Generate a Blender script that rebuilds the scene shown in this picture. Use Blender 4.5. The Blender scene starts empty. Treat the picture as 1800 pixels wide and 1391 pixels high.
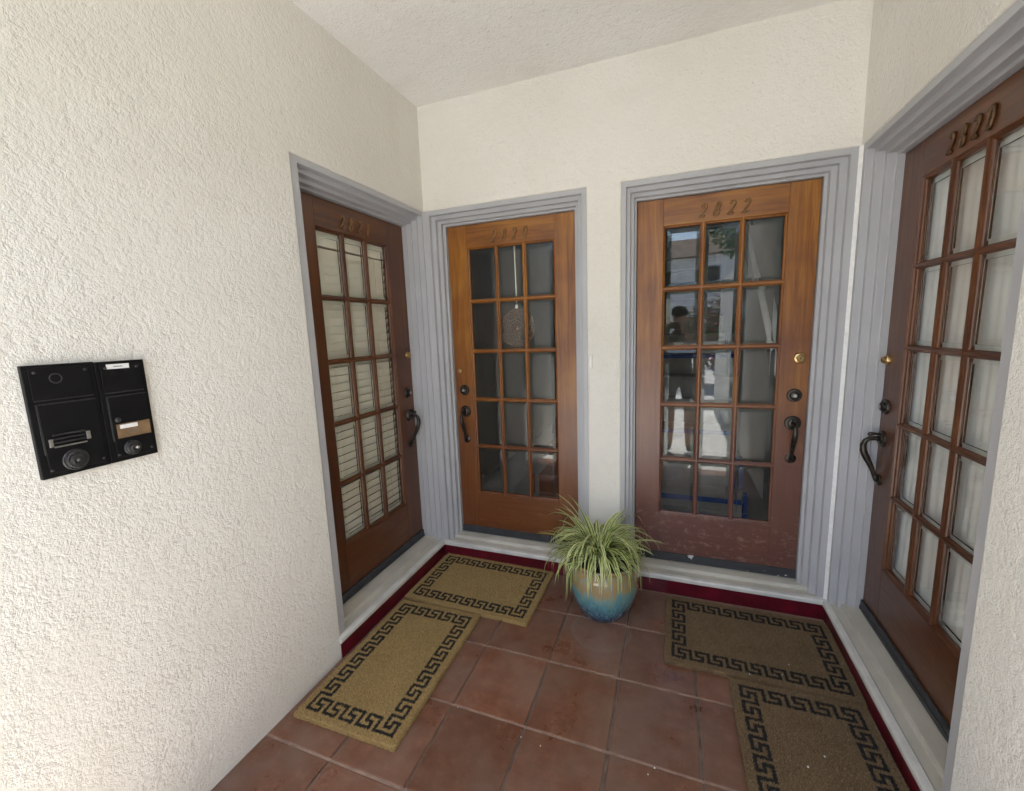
import bpy, bmesh, math, random
from mathutils import Vector, Matrix
C = bpy.context.scene.collection
SC = bpy.context.scene
PI = math.pi
rng = random.Random(7)

# ------------------------------------------------------------------ camera
cam = bpy.data.cameras.new('camera')
cam.sensor_fit = 'HORIZONTAL'
cam.sensor_width = 36.0
cam.lens = 36.0 * 751.47 / 1800.0
cam.clip_start = 0.02
cam.clip_end = 500
cam_ob = bpy.data.objects.new('camera', cam)
C.objects.link(cam_ob)
yaw, pitch, roll = 0.3624, -0.1504, -0.0356
fwd = Vector((-math.sin(yaw) * math.cos(pitch), math.cos(yaw) * math.cos(pitch), math.sin(pitch)))
rt = Vector((math.cos(yaw), math.sin(yaw), 0))
upv = rt.cross(fwd)
r2 = rt * math.cos(roll) + upv * math.sin(roll)
u2 = -rt * math.sin(roll) + upv * math.cos(roll)
cam_ob.matrix_world = Matrix(((r2.x, u2.x, -fwd.x, 1.4619), (r2.y, u2.y, -fwd.y, -2.4255),
                              (r2.z, u2.z, -fwd.z, 1.5305), (0, 0, 0, 1)))
SC.camera = cam_ob

# ------------------------------------------------------------------ sky, sun, exposure
SUN_EL, SUN_AZ = math.radians(60), math.radians(176)     # azimuth clockwise from +y
world = bpy.data.worlds.new('World')
SC.world = world
world.use_nodes = True
nt = world.node_tree
sky = nt.nodes.new('ShaderNodeTexSky')
sky.sky_type = 'NISHITA'
sky.sun_disc = False
sky.sun_elevation = SUN_EL
sky.sun_rotation = SUN_AZ
bg = nt.nodes['Background']
bg.inputs[1].default_value = 0.15
nt.links.new(sky.outputs[0], bg.inputs[0])
sun = bpy.data.lights.new('sun', 'SUN')
sun.energy = 5.0
sun.angle = math.radians(0.5)
sun.color = (1, 0.96, 0.905)
sun_ob = bpy.data.objects.new('sun', sun)
C.objects.link(sun_ob)
sdir = Vector((math.sin(SUN_AZ) * math.cos(SUN_EL), math.cos(SUN_AZ) * math.cos(SUN_EL), math.sin(SUN_EL)))
sun_ob.rotation_euler = sdir.to_track_quat('Z', 'Y').to_euler()
SC.view_settings.view_transform = 'Standard'
SC.view_settings.look = 'None'
SC.view_settings.exposure = 2.3
SC.view_settings.gamma = 1.0
SC.cycles.max_bounces = 10
SC.cycles.diffuse_bounces = 6
SC.cycles.transparent_max_bounces = 24
SC.cycles.sample_clamp_indirect = 6.0

# ------------------------------------------------------------------ main dimensions (metres)
W, H, HF = 2.216, 2.869, 2.276          # porch width, ceiling, top of the door frames
ZT, ZB = 2.194, 0.164                   # door top and bottom
DB, DL, DR = 0.109, 0.135, 0.123        # how deep the doors sit: back, left, right
YL, YR = -0.996, -1.048                 # where the left and right walls start
B1, B2 = 1.008, 1.193                   # the pier between the two back doors
YF = -3.6                               # porch front

# ------------------------------------------------------------------ materials
def mat(name):
    m = bpy.data.materials.new(name)
    m.use_nodes = True
    n = m.node_tree
    return m, n, n.nodes['Principled BSDF']

def N(n, t, **kw):
    x = n.nodes.new(t)
    for k, v in kw.items():
        setattr(x, k, v)
    return x

def L(n, a, b):
    n.links.new(a, b)

def noise(n, vec, scale, detail=4.0, rough=0.55, dist=0.0):
    x = N(n, 'ShaderNodeTexNoise')
    x.inputs['Scale'].default_value = scale
    x.inputs['Detail'].default_value = detail
    x.inputs['Roughness'].default_value = rough
    x.inputs['Distortion'].default_value = dist
    if vec is not None:
        L(n, vec, x.inputs['Vector'])
    return x.outputs['Fac']

def ramp(n, fac, stops):
    r = N(n, 'ShaderNodeValToRGB')
    e = r.color_ramp.elements
    while len(e) < len(stops):
        e.new(0.5)
    for i, (p, c) in enumerate(stops):
        e[i].position = p
        e[i].color = (c[0], c[1], c[2], 1) if hasattr(c, '__len__') else (c, c, c, 1)
    L(n, fac, r.inputs[0])
    return r.outputs[0]

def mix(n, fac, a, b, blend='MIX'):
    x = N(n, 'ShaderNodeMix', data_type='RGBA', blend_type=blend)
    for s, v in ((0, fac), (6, a), (7, b)):
        if hasattr(v, 'links') or hasattr(v, 'is_linked'):
            L(n, v, x.inputs[s])
        elif s == 0:
            x.inputs[0].default_value = v
        else:
            x.inputs[s].default_value = (v[0], v[1], v[2], 1)
    return x.outputs[2]

def math_(n, op, a, b=0.0, c=None):
    x = N(n, 'ShaderNodeMath', operation=op)
    for i, v in enumerate((a, b) if c is None else (a, b, c)):
        if hasattr(v, 'is_linked'):
            L(n, v, x.inputs[i])
        else:
            x.inputs[i].default_value = v
    return x.outputs[0]

def coords(n, scale=(1, 1, 1), kind='Object', rot=(0, 0, 0)):
    t = N(n, 'ShaderNodeTexCoord')
    mp = N(n, 'ShaderNodeMapping')
    mp.inputs['Scale'].default_value = scale
    mp.inputs['Rotation'].default_value = rot
    L(n, t.outputs[kind], mp.inputs[0])
    return mp.outputs[0]

def bump(n, bsdf, h, strength, dist, normal=None):
    b = N(n, 'ShaderNodeBump')
    b.inputs['Strength'].default_value = strength
    b.inputs['Distance'].default_value = dist
    L(n, h, b.inputs['Height'])
    if normal is not None:
        L(n, normal, b.inputs['Normal'])
    L(n, b.outputs[0], bsdf.inputs['Normal'])
    return b.outputs[0]

def plain(name, col, rough=0.5, metal=0.0, coat=0.0, var=0.06, vs=12.0, bmp=0.0, bs=200.0, det=5, spec=0.5):
    m, n, b = mat(name)
    v = coords(n)
    f = noise(n, v, vs, det)
    b.inputs['Specular IOR Level'].default_value = spec
    lo = [c * (1 - var * 2) for c in col]
    hi = [min(1, c * (1 + var * 2)) for c in col]
    L(n, ramp(n, f, [(0.25, lo), (0.75, hi)]), b.inputs['Base Color'])
    b.inputs['Roughness'].default_value = rough
    b.inputs['Metallic'].default_value = metal
    b.inputs['Coat Weight'].default_value = coat
    if bmp:
        bump(n, b, noise(n, v, bs, 3), bmp, 0.002)
    return m

def stucco(name, c, grain=1.0, strength=0.75):
    m, n, b = mat(name)
    v = coords(n)
    big = noise(n, v, 1.1, 4)
    col = mix(n, ramp(n, big, [(0.3, 0.0), (0.7, 1.0)]), [c[0] * 0.90, c[1] * 0.89, c[2] * 0.86], [min(1, x * 1.03) for x in c])
    fine = noise(n, v, 78 / grain, 4, 0.6, 0.15)
    lump = noise(n, v, 27 / grain, 3, 0.5, 0.4)
    tiny = noise(n, v, 210 / grain, 3, 0.6)
    pit = noise(n, v, 44 / grain, 4, 0.7)
    stain = noise(n, v, 1.9, 6, 0.65, 0.5)
    col = mix(n, ramp(n, stain, [(0.54, 0.0), (0.72, 0.30)]), col, (c[0] * 0.80, c[1] * 0.78, c[2] * 0.72))
    # darker colour in the pits, scattered marks
    col = mix(n, ramp(n, pit, [(0.27, 0.45), (0.37, 0.0)]), col, [x * 0.62 for x in c])
    spots = N(n, 'ShaderNodeTexVoronoi')
    spots.inputs['Scale'].default_value = 3.1
    L(n, v, spots.inputs['Vector'])
    sp = ramp(n, spots.outputs['Distance'], [(0.012, 0.45), (0.03, 0.0)])
    col = mix(n, sp, col, (0.16, 0.14, 0.11))
    L(n, col, b.inputs['Base Color'])
    b.inputs['Roughness'].default_value = 0.85
    patch = noise(n, v, 2.2, 4)
    plate = ramp(n, math_(n, 'ADD', math_(n, 'MULTIPLY', fine, .55), math_(n, 'MULTIPLY', lump, .45)), [(0.30, 0.0), (0.50, 0.60), (0.74, 1.0)])
    h = math_(n, 'ADD', math_(n, 'MULTIPLY', plate, .62), math_(n, 'MULTIPLY', tiny, 0.36))
    h = math_(n, 'ADD', h, math_(n, 'MULTIPLY', ramp(n, pit, [(0.27, 0.0), (0.38, 1.0)]), 0.25))
    h = math_(n, 'MULTIPLY', h, math_(n, 'MULTIPLY_ADD', patch, 2.2, -0.05))
    bump(n, b, h, strength, 0.011)
    return m

def wood(name, dark, mid, light, axis='z', wear=0.0, worn=(0.115, 0.047, 0.040), scuff=0.0):
    m, n, b = mat(name)
    s = {'z': (26, 26, 1.3), 'x': (1.3, 26, 26)}[axis]
    v = coords(n, s)
    info = N(n, 'ShaderNodeObjectInfo')
    off = N(n, 'ShaderNodeVectorMath', operation='ADD')
    sc = N(n, 'ShaderNodeVectorMath', operation='SCALE')
    L(n, info.outputs['Location'], sc.inputs[0])
    sc.inputs['Scale'].default_value = 7.3
    L(n, v, off.inputs[0])
    L(n, sc.outputs[0], off.inputs[1])
    v = off.outputs[0]
    g = noise(n, v, 1.0, 6, 0.62, 1.2)
    g2 = noise(n, v, 5.0, 4, 0.6, 0.3)
    vo = coords(n)
    big = noise(n, vo, 2.6, 3)
    t = math_(n, 'ADD', math_(n, 'MULTIPLY', g, 0.72), math_(n, 'MULTIPLY', g2, 0.28))
    t = math_(n, 'ADD', t, math_(n, 'MULTIPLY_ADD', big, 0.45, -0.225))
    col = ramp(n, t, [(0.34, dark), (0.52, mid), (0.70, light)])
    sep = N(n, 'ShaderNodeSeparateXYZ')
    tc = N(n, 'ShaderNodeTexCoord')
    L(n, tc.outputs['Object'], sep.inputs[0])
    # the lower half has lost its varnish: redder, greyer, scuffed
    low = math_(n, 'MULTIPLY', math_(n, 'ADD', sep.outputs[2], math_(n, 'MULTIPLY_ADD', big, 0.9, -0.45)), 0.5)
    lowf = ramp(n, low, [(0.10, 0.95), (0.45, 0.62), (0.85, 0.0)])
    lowf = math_(n, 'MULTIPLY', lowf, wear)
    col = mix(n, lowf, col, worn, 'MIX')
    sv = coords(n, (9, 9, 20))
    scf = noise(n, sv, 1.6, 9, 0.82)
    scm = ramp(n, scf, [(0.53, 0.0), (0.61, 1.0)])
    nearb = ramp(n, sep.outputs[2], [(0.0, 1.0), (0.28, 0.65), (0.40, 0.0)])
    scm = math_(n, 'MULTIPLY', math_(n, 'MULTIPLY', scm, nearb), scuff)
    col = mix(n, scm, col, (0.36, 0.24, 0.18))
    L(n, col, b.inputs['Base Color'])
    L(n, ramp(n, g2, [(0.3, 0.28), (0.7, 0.46)]), b.inputs['Roughness'])
    b.inputs['Coat Weight'].default_value = 0.25
    b.inputs['Coat Roughness'].default_value = 0.22
    bump(n, b, t, 0.18, 0.002)
    return m

def glass_mat(name, tint=(0.98, 0.99, 0.985)):
    m = bpy.data.materials.new(name)
    m.use_nodes = True
    n = m.node_tree
    n.nodes.clear()
    o = N(n, 'ShaderNodeOutputMaterial')
    tr = N(n, 'ShaderNodeBsdfTransparent')
    tr.inputs[0].default_value = (*tint, 1)
    gl = N(n, 'ShaderNodeBsdfGlossy')
    gl.inputs['Roughness'].default_value = 0.0
    lw = N(n, 'ShaderNodeLayerWeight')
    lw.inputs[0].default_value = 0.5
    f5 = math_(n, 'POWER', lw.outputs['Facing'], 4.5)
    fac = math_(n, 'MULTIPLY_ADD', f5, 0.93, 0.055)
    ms = N(n, 'ShaderNodeMixShader')
    L(n, fac, ms.inputs[0])
    L(n, tr.outputs[0], ms.inputs[1])
    L(n, gl.outputs[0], ms.inputs[2])
    L(n, ms.outputs[0], o.inputs[0])
    return m

M = {}
M['stucco'] = stucco('cream stucco', (0.775, 0.750, 0.695), 1.1, 0.62)
M['ceiling'] = stucco('ceiling stucco', (0.86, 0.845, 0.82), 1.2, 0.8)
M['trim'] = plain('grey trim paint', (0.42, 0.42, 0.432), 0.45, var=0.03, vs=4, det=2)
M['sill'] = plain('worn white sill paint', (0.50, 0.475, 0.41), 0.55, var=0.08, vs=5, bmp=0.3, bs=50)
M['nosing'] = plain('white nosing paint', (0.62, 0.61, 0.57), 0.45, var=0.08, vs=12, bmp=0.2, bs=50)
M['caulk'] = plain('white caulk', (0.80, 0.79, 0.78), 0.5, var=0.05, vs=40)
M['riser'] = plain('dark red paint', (0.10, 0.004, 0.012), 0.34, coat=0.2, var=0.28, vs=11, bmp=0.2, bs=70)
M['bronze'] = plain('aged dark bronze', (0.06, 0.052, 0.045), 0.36, metal=0.85, var=0.2, vs=60)
M['brass'] = plain('worn brass', (0.55, 0.38, 0.17), 0.28, metal=0.95, var=0.12, vs=60)
M['dullbrass'] = plain('dulled brass numerals', (0.24, 0.135, 0.055), 0.34, metal=0.6, var=0.2, vs=80)
M['darkbrass'] = plain('tarnished numerals', (0.115, 0.062, 0.030), 0.4, metal=0.45, var=0.2, vs=80)
M['sweep'] = plain('dark rubber sweep', (0.035, 0.037, 0.042), 0.55, var=0.2, vs=14)
def sweep_mat():
    m, n, b = mat('chipped rubber sweep')
    f = noise(n, coords(n, (1, 1, 1.6)), 26, 3, 0.6)
    g = noise(n, coords(n), 5, 2)
    f = math_(n, 'ADD', f, math_(n, 'MULTIPLY_ADD', g, .5, -.25))
    L(n, ramp(n, f, [(0.70, (0.035, 0.037, 0.042)), (0.715, (0.55, 0.54, 0.53))]), b.inputs['Base Color'])
    b.inputs['Roughness'].default_value = 0.55
    return m
M['sweep_chipped'] = sweep_mat()
M['prism'] = bpy.data.materials.new('bevelled glass edge')
M['prism'].use_nodes = True
_n = M['prism'].node_tree
_n.nodes.clear()
_g = _n.nodes.new('ShaderNodeBsdfGlass'); _g.inputs['Roughness'].default_value = 0.0; _g.inputs['IOR'].default_value = 1.35
_g.inputs['Color'].default_value = (0.95, 0.97, 0.96, 1)
_o = _n.nodes.new('ShaderNodeOutputMaterial'); _n.links.new(_g.outputs[0], _o.inputs[0])
M['glass'] = glass_mat('door glass')
M['black'] = plain('black enamelled metal', (0.005, 0.005, 0.0055), 0.45, var=0.2, vs=30, spec=0.22)
M['blackedge'] = plain('scuffed black edge', (0.030, 0.029, 0.029), 0.4, var=0.3, vs=50)
M['steel'] = plain('bare steel', (0.45, 0.43, 0.40), 0.35, metal=0.9, var=0.15, vs=80)
M['paper'] = plain('white label paper', (0.75, 0.75, 0.73), 0.7, var=0.04, vs=60)
M['card'] = plain('brown card', (0.19, 0.115, 0.055), 0.8, var=0.18, vs=40)
M['ink'] = plain('grey ink', (0.12, 0.12, 0.13), 0.7)
M['blind'] = plain('cream blind slats', (0.90, 0.85, 0.71), 0.5, var=0.03, vs=8)
M['curtain'] = plain('white curtain cloth', (0.85, 0.83, 0.79), 0.85, var=0.03, vs=8, bmp=0.2, bs=300)
M['hallwall'] = plain('hall plaster', (0.42, 0.40, 0.36), 0.8, var=0.05, vs=3)
M['stairlight'] = plain('stair boards', (0.36, 0.33, 0.28), 0.6, var=0.15, vs=6)
M['stairred'] = plain('red brown stair boards', (0.22, 0.07, 0.035), 0.4, var=0.2, vs=6)
M['tape'] = plain('blue masking tape', (0.025, 0.075, 0.25), 0.6, var=0.05)
M['whitepaint'] = plain('white gloss paint', (0.75, 0.74, 0.72), 0.4, var=0.04)
M['cord'] = plain('cream cord', (0.8, 0.78, 0.66), 0.8)
M['thread'] = plain('brown thread', (0.20, 0.11, 0.07), 0.8)

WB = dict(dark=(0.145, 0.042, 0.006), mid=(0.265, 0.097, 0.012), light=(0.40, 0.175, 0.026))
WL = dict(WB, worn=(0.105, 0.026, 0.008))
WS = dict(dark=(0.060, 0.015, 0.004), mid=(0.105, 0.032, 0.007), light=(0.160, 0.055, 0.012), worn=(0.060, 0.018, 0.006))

# ------------------------------------------------------------------ mesh helpers
def link(name, me, parent=None):
    o = bpy.data.objects.new(name, me)
    C.objects.link(o)
    if parent is not None:
        o.parent = parent
    return o

def thing(o, label, cat, group=None):
    o['label'] = label
    o['category'] = cat
    if group:
        o['group'] = group
    return o

def empty(name, loc=(0, 0, 0), rz=0.0):
    o = bpy.data.objects.new(name, None)
    o.empty_display_size = 0.1
    C.objects.link(o)
    o.location = loc
    o.rotation_euler = (0, 0, rz)
    return o

def structure(o):
    o['kind'] = 'structure'
    return o

class MB:
    """collects faces, each with a material slot"""
    def __init__(self):
        self.v, self.f, self.mi, self.sm = [], [], [], []
    def add(self, vs, fs, mi=0, smooth=False):
        k = len(self.v)
        self.v += [tuple(p) for p in vs]
        for f in fs:
            self.f.append(tuple(i + k for i in f))
            self.mi.append(mi)
            self.sm.append(smooth)
    def box(self, a, b, mi=0, bev=0.0):
        x0, y0, z0 = [min(p, q) for p, q in zip(a, b)]
        x1, y1, z1 = [max(p, q) for p, q in zip(a, b)]
        if bev <= 0:
            self.add([(x0, y0, z0), (x1, y0, z0), (x1, y1, z0), (x0, y1, z0),
                      (x0, y0, z1), (x1, y0, z1), (x1, y1, z1), (x0, y1, z1)],
                     [(0, 3, 2, 1), (4, 5, 6, 7), (0, 1, 5, 4), (1, 2, 6, 5), (2, 3, 7, 6), (3, 0, 4, 7)], mi)
            return
        bm = bmesh.new()
        vs = [bm.verts.new(p) for p in [(x0, y0, z0), (x1, y0, z0), (x1, y1, z0), (x0, y1, z0),
                                        (x0, y0, z1), (x1, y0, z1), (x1, y1, z1), (x0, y1, z1)]]
        for f in [(0, 3, 2, 1), (4, 5, 6, 7), (0, 1, 5, 4), (1, 2, 6, 5), (2, 3, 7, 6), (3, 0, 4, 7)]:
            bm.faces.new([vs[i] for i in f])
        bmesh.ops.bevel(bm, geom=list(bm.edges), offset=bev, segments=2, profile=0.5, affect='EDGES')
        self.from_bm(bm, mi)
    def from_bm(self, bm, mi=0, smooth=False, mx=None):
        bm.verts.ensure_lookup_table()
        bm.verts.index_update()
        vs = [(mx @ v.co if mx else v.co) for v in bm.verts]
        self.add(vs, [[v.index for v in f.verts] for f in bm.faces], mi, smooth)
        bm.free()
    def tube(self, pts, radii, mi=0, seg=10, cap=True, flat=1.0):
        pts = [Vector(p) for p in pts]
        if not hasattr(radii, '__len__'):
            radii = [radii] * len(pts)
        rings = []
        ref = Vector((0, 0, 1))
        t0 = (pts[1] - pts[0]).normalized()
        if abs(t0.dot(ref)) > 0.9:
            ref = Vector((1, 0, 0))
        nrm = (ref - t0 * ref.dot(t0)).normalized()
        for i, p in enumerate(pts):
            t = (pts[min(i + 1, len(pts) - 1)] - pts[max(i - 1, 0)]).normalized()
            nrm = (nrm - t * nrm.dot(t)).normalized()
            bn = t.cross(nrm)
            rings.append([p + (nrm * math.cos(a) + bn * math.sin(a) * flat) * radii[i]
                          for a in [2 * PI * k / seg for k in range(seg)]])
        vs = [q for r in rings for q in r]
        fs = []
        for i in range(len(pts) - 1):
            for k in range(seg):
                a, b = i * seg + k, i * seg + (k + 1) % seg
                fs.append((a, b, b + seg, a + seg))
        if cap:
            fs.append(tuple(range(seg))[::-1])
            fs.append(tuple((len(pts) - 1) * seg + k for k in range(seg)))
        self.add(vs, fs, mi, True)
    def lathe(self, prof, origin=(0, 0, 0), axis='z', mi=0, seg=32, mx=None):
        """prof: list of (radius, height)"""
        o = Vector(origin)
        vs, fs = [], []
        for r, h in prof:
            for k in range(seg):
                a = 2 * PI * k / seg
                p = Vector((r * math.cos(a), r * math.sin(a), h))
                if axis == '-y':
                    p = Vector((p.x, -p.z, p.y))
                vs.append(o + p)
        for i in range(len(prof) - 1):
            for k in range(seg):
                a, b = i * seg + k, i * seg + (k + 1) % seg
                fs.append((a, b, b + seg, a + seg))
        n = len(prof)
        if prof[0][0] > 1e-5:
            fs.append(tuple(range(seg))[::-1])
        if prof[-1][0] > 1e-5:
            fs.append(tuple((n - 1) * seg + k for k in range(seg)))
        self.add(vs, fs, mi, True)
    def build(self, name, mats, parent=None, fix=True, auto=None):
        me = bpy.data.meshes.new(name)
        me.from_pydata(self.v, [], self.f)
        if not isinstance(mats, (list, tuple)):
            mats = [mats]
        for m in mats:
            me.materials.append(m)
        for p, mi, s in zip(me.polygons, self.mi, self.sm):
            p.material_index = mi
            p.use_smooth = s
        if fix:
            bm = bmesh.new()
            bm.from_mesh(me)
            bmesh.ops.recalc_face_normals(bm, faces=bm.faces)
            bm.to_mesh(me)
            bm.free()
        if auto:
            me.shade_smooth() if hasattr(me, 'shade_smooth') else None
            me.set_sharp_from_angle(angle=math.radians(auto))
        me.update()
        return link(name, me, parent)

def extrude_poly(poly, plane, d0, d1, bevel_pts=(), bev=0.008):
    """polygon in a wall plane ('y': x,z coords / 'x': y,z coords) given a thickness; edges along bevel_pts get rounded"""
    bm = bmesh.new()
    def P(p, d):
        return (p[0], d, p[1]) if plane == 'y' else (d, p[0], p[1])
    a = [bm.verts.new(P(p, d0)) for p in poly]
    b = [bm.verts.new(P(p, d1)) for p in poly]
    bm.faces.new(a)
    bm.faces.new(b[::-1])
    k = len(poly)
    for i in range(k):
        bm.faces.new((a[i], a[(i + 1) % k], b[(i + 1) % k], b[i]))
    bmesh.ops.recalc_face_normals(bm, faces=bm.faces)
    es = []
    for e in bm.edges:
        v0, v1 = e.verts
        if v0 in a and v1 in a:
            i, j = a.index(v0), a.index(v1)
            if (i, j) in bevel_pts or (j, i) in bevel_pts:
                es.append(e)
    if es:
        bmesh.ops.bevel(bm, geom=es, offset=bev, segments=3, profile=0.5, affect='EDGES', clamp_overlap=True)
    return bm

# ------------------------------------------------------------------ walls and ceiling
def wall(name, poly, plane, d0, d1, bev, label):
    mb = MB()
    mb.from_bm(extrude_poly(poly, plane, d0, d1, bev))
    return thing(mb.build(name, M['stucco']), label, 'wall')

wall('stucco_wall', [(YF, 0), (YL, 0), (YL, HF), (0, HF), (0, H + .1), (YF, H + .1)], 'x', 0.0, -0.26, [(1, 2), (2, 3)],
     'long rough cream stucco wall carrying the black entry panels')
wall('stucco_wall', [(-.26, HF), (B1, HF), (B1, 0), (B2, 0), (B2, HF), (W + .26, HF), (W + .26, H + .1), (-.26, H + .1)],
     'y', 0.0, 0.22, [(0, 1), (1, 2), (3, 4), (4, 5)],
     'cream stucco wall above two wooden doors with a narrow pier between them')
wall('stucco_wall', [(YF, 0), (YR, 0), (YR, HF), (0, HF), (0, H + .1), (YF, H + .1)], 'x', W, W + 0.26, [(1, 2), (2, 3)],
     'pale stucco wall end beside the white curtained door, cropped by the photo edge')
wall('stucco_wall', [(-3, H + .1), (W + 3, H + .1), (W + 3, 5.6), (-3, 5.6)], 'y', YF, YF + .24, [],
     'upper stucco house front over the porch mouth')
mb = MB()
mb.box((-.26, YF, H), (W + .26, .22, H + .09))
structure(mb.build('ceiling', M['ceiling']))

# ------------------------------------------------------------------ floor: terracotta tiles, outdoor paving
def tile_mat():
    m, n, b = mat('terracotta tile')
    v = coords(n)
    at = N(n, 'ShaderNodeAttribute', attribute_name='shade')
    big = noise(n, v, 4.2, 5, 0.6)
    med = noise(n, v, 15, 8, 0.72)
    col = ramp(n, med, [(0.28, (0.120, 0.048, 0.026)), (0.52, (0.170, 0.072, 0.041)), (0.72, (0.245, 0.120, 0.074))])
    col = mix(n, ramp(n, big, [(0.40, 0.0), (0.62, 0.65)]), col, (0.205, 0.128, 0.096))
    col = mix(n, 1.0, col, at.outputs['Color'], 'MULTIPLY')
    # dried ring left by the pot
    vd = N(n, 'ShaderNodeVectorMath', operation='DISTANCE')
    tc = N(n, 'ShaderNodeTexCoord')
    L(n, tc.outputs['Object'], vd.inputs[0])
    vd.inputs[1].default_value = (1.145, -0.43, 0)
    rr = math_(n, 'ADD', vd.outputs['Value'], math_(n, 'MULTIPLY_ADD', med, 0.03, -0.015))
    st = ramp(n, rr, [(0.11, 0.16), (0.147, 0.40), (0.156, 0.0)])
    col = mix(n, st, col, (0.24, 0.19, 0.16))
    # scattered pale specks and scuffs
    sp = N(n, 'ShaderNodeTexVoronoi')
    sp.inputs['Scale'].default_value = 9
    L(n, v, sp.inputs['Vector'])
    col = mix(n, ramp(n, sp.outputs['Distance'], [(0.010, 0.6), (0.025, 0.0)]), col, (0.38, 0.33, 0.28))
    scv = coords(n, (3, 16, 1), rot=(0, 0, 0.7))
    sc = noise(n, scv, 2.0, 6, 0.7)
    col = mix(n, ramp(n, sc, [(0.64, 0.0), (0.80, 0.45)]), col, (0.27, 0.19, 0.145))
    L(n, col, b.inputs['Base Color'])
    L(n, ramp(n, big, [(0.3, 0.24), (0.7, 0.42)]), b.inputs['Roughness'])
    h = math_(n, 'ADD', math_(n, 'MULTIPLY', med, 0.7), math_(n, 'MULTIPLY', noise(n, v, 120, 2), 0.2))
    bump(n, b, h, 0.35, 0.004)
    return m

M['tile'] = tile_mat()
M['grout'] = plain('sandy grout', (0.27, 0.19, 0.15), 0.9, var=0.2, vs=20, bmp=0.5, bs=150)
M['grout2'] = plain('dark grout', (0.13, 0.095, 0.078), 0.9, var=0.2, vs=20, bmp=0.5, bs=150)

def build_floor():
    bm = bmesh.new()
    lay = bm.loops.layers.float_color.new('shade')
    px, py = 0.318, 0.352
    for i in range(7):
        for j in range(6):
            x0, y1 = -0.004 + px * i, -0.005 - py * j
            jx, jy = rng.uniform(-.0015, .0015), rng.uniform(-.0015, .0015)
            g = 0.0042
            dz = rng.uniform(-.0008, .0008)
            pts = [(x0 + g + jx, y1 - py + g + jy), (x0 + px - g + jx, y1 - py + g + jy),
                   (x0 + px - g + jx, y1 - g + jy), (x0 + g + jx, y1 - g + jy)]
            top = [bm.verts.new((p[0], p[1], dz)) for p in pts]
            bot = [bm.verts.new((p[0], p[1], -.012)) for p in pts]
            fs = [bm.faces.new(top)]
            for k in range(4):
                fs.append(bm.faces.new((top[k], bot[k], bot[(k + 1) % 4], top[(k + 1) % 4])))
            es = list(fs[0].edges)
            s = rng.uniform(0.80, 1.12)
            h = rng.uniform(-.06, .06)
            c = (s * (1 + h), s, s * (1 - h), 1)
            for f in fs:
                for lp in f.loops:
                    lp[lay] = c
            r = bmesh.ops.bevel(bm, geom=es, offset=.0045, segments=2, profile=.6, affect='EDGES')
            for f in r['faces']:
                for lp in f.loops:
                    lp[lay] = c
    bmesh.ops.recalc_face_normals(bm, faces=bm.faces)
    # rounded tile corners come from the bevel; grout bed below
    def bed(x0, y0, x1, y1, z, mi):
        f = bm.faces.new([bm.verts.new(p) for p in ((x0, y0, z), (x1, y0, z), (x1, y1, z), (x0, y1, z))])
        f.material_index = mi
        for lp in f.loops:
            lp[lay] = (1, 1, 1, 1)
    bed(-.3, -2.12, W + .3, .05, -.0045, 2)
    for j in range(7):
        y = -0.005 - py * j
        bed(-.3, y - .006, W + .3, y + .006, -.0025, 1)
    me = bpy.data.meshes.new('floor')
    bm.to_mesh(me)
    bm.free()
    for k in ('tile', 'grout', 'grout2'):
        me.materials.append(M[k])
    return structure(link('floor', me))
build_floor()
M['pave'] = plain('sunlit concrete', (0.53, 0.53, 0.51), 0.85, var=0.1, vs=2, bmp=0.4, bs=90)
mb = MB()
mb.add([(-60, -2.12, -.012), (60, -2.12, -.012), (60, -120, -.03), (-60, -120, -.03)], [(0, 1, 2, 3)])
mb.add([(-60, 60, -.06), (60, 60, -.06), (60, -2.10, -.06), (-60, -2.10, -.06)], [(0, 1, 2, 3)])
structure(mb.build('pavement', M['pave'], fix=False))

# ------------------------------------------------------------------ sill ledge running round three sides
def u_sweep(prof, name, m, parent, y0=-1.008, y1=-1.045):
    """prof: list of (w, z): w = distance outwards from the wall plane"""
    vs, fs = [], []
    k = len(prof)
    for w, z in prof:
        vs += [(-w, y0, z), (-w, w, z), (W + w, w, z), (W + w, y1, z)]
    for i in range(k - 1):
        for j in range(3):
            a = i * 4 + j
            fs.append((a, a + 1, a + 5, a + 4))
    fs.append(tuple(i * 4 for i in range(k)))
    fs.append(tuple(i * 4 + 3 for i in range(k))[::-1])
    mb = MB()
    mb.add(vs, fs)
    o = mb.build(name, m, parent)
    return o

ledge = thing(empty('threshold_ledge', (0, 0, 0)), 'raised white painted ledge with dark red riser running below the doors', 'threshold')
u_sweep([(.016, .1135), (.048, .117), (.051, .119), (.0525, .134),
         (.056, .137), (.108, .145), (.26, .150), (.26, .09), (.016, .09)], 'sill', M['sill'], ledge)
u_sweep([(-.002, .086), (-.011, .086), (-.0145, .090), (-.0150, .106), (-.011, .1125), (-.004, .1145), (.012, .1155), (.0155, .113), (.0155, .086)],
        'nosing', M['nosing'], ledge)
u_sweep([(-.002, .0), (-.002, .0855), (.05, .0855), (.05, 0)], 'riser', M['riser'], ledge, -1.0, -1.047)

# ------------------------------------------------------------------ door frames
PROF = [(1.00, .10), (1.00, .008), (.98, .006), (.68, .006), (.665, .008), (.665, .030), (.65, .032), (.40, .032), (.385, .034), (.385, .058),
        (.37, .060), (.16, .060), (.145, .062), (.145, .086), (.13, .088), (0.0, .088), (0.0, .20), (-.12, .20)]


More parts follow.
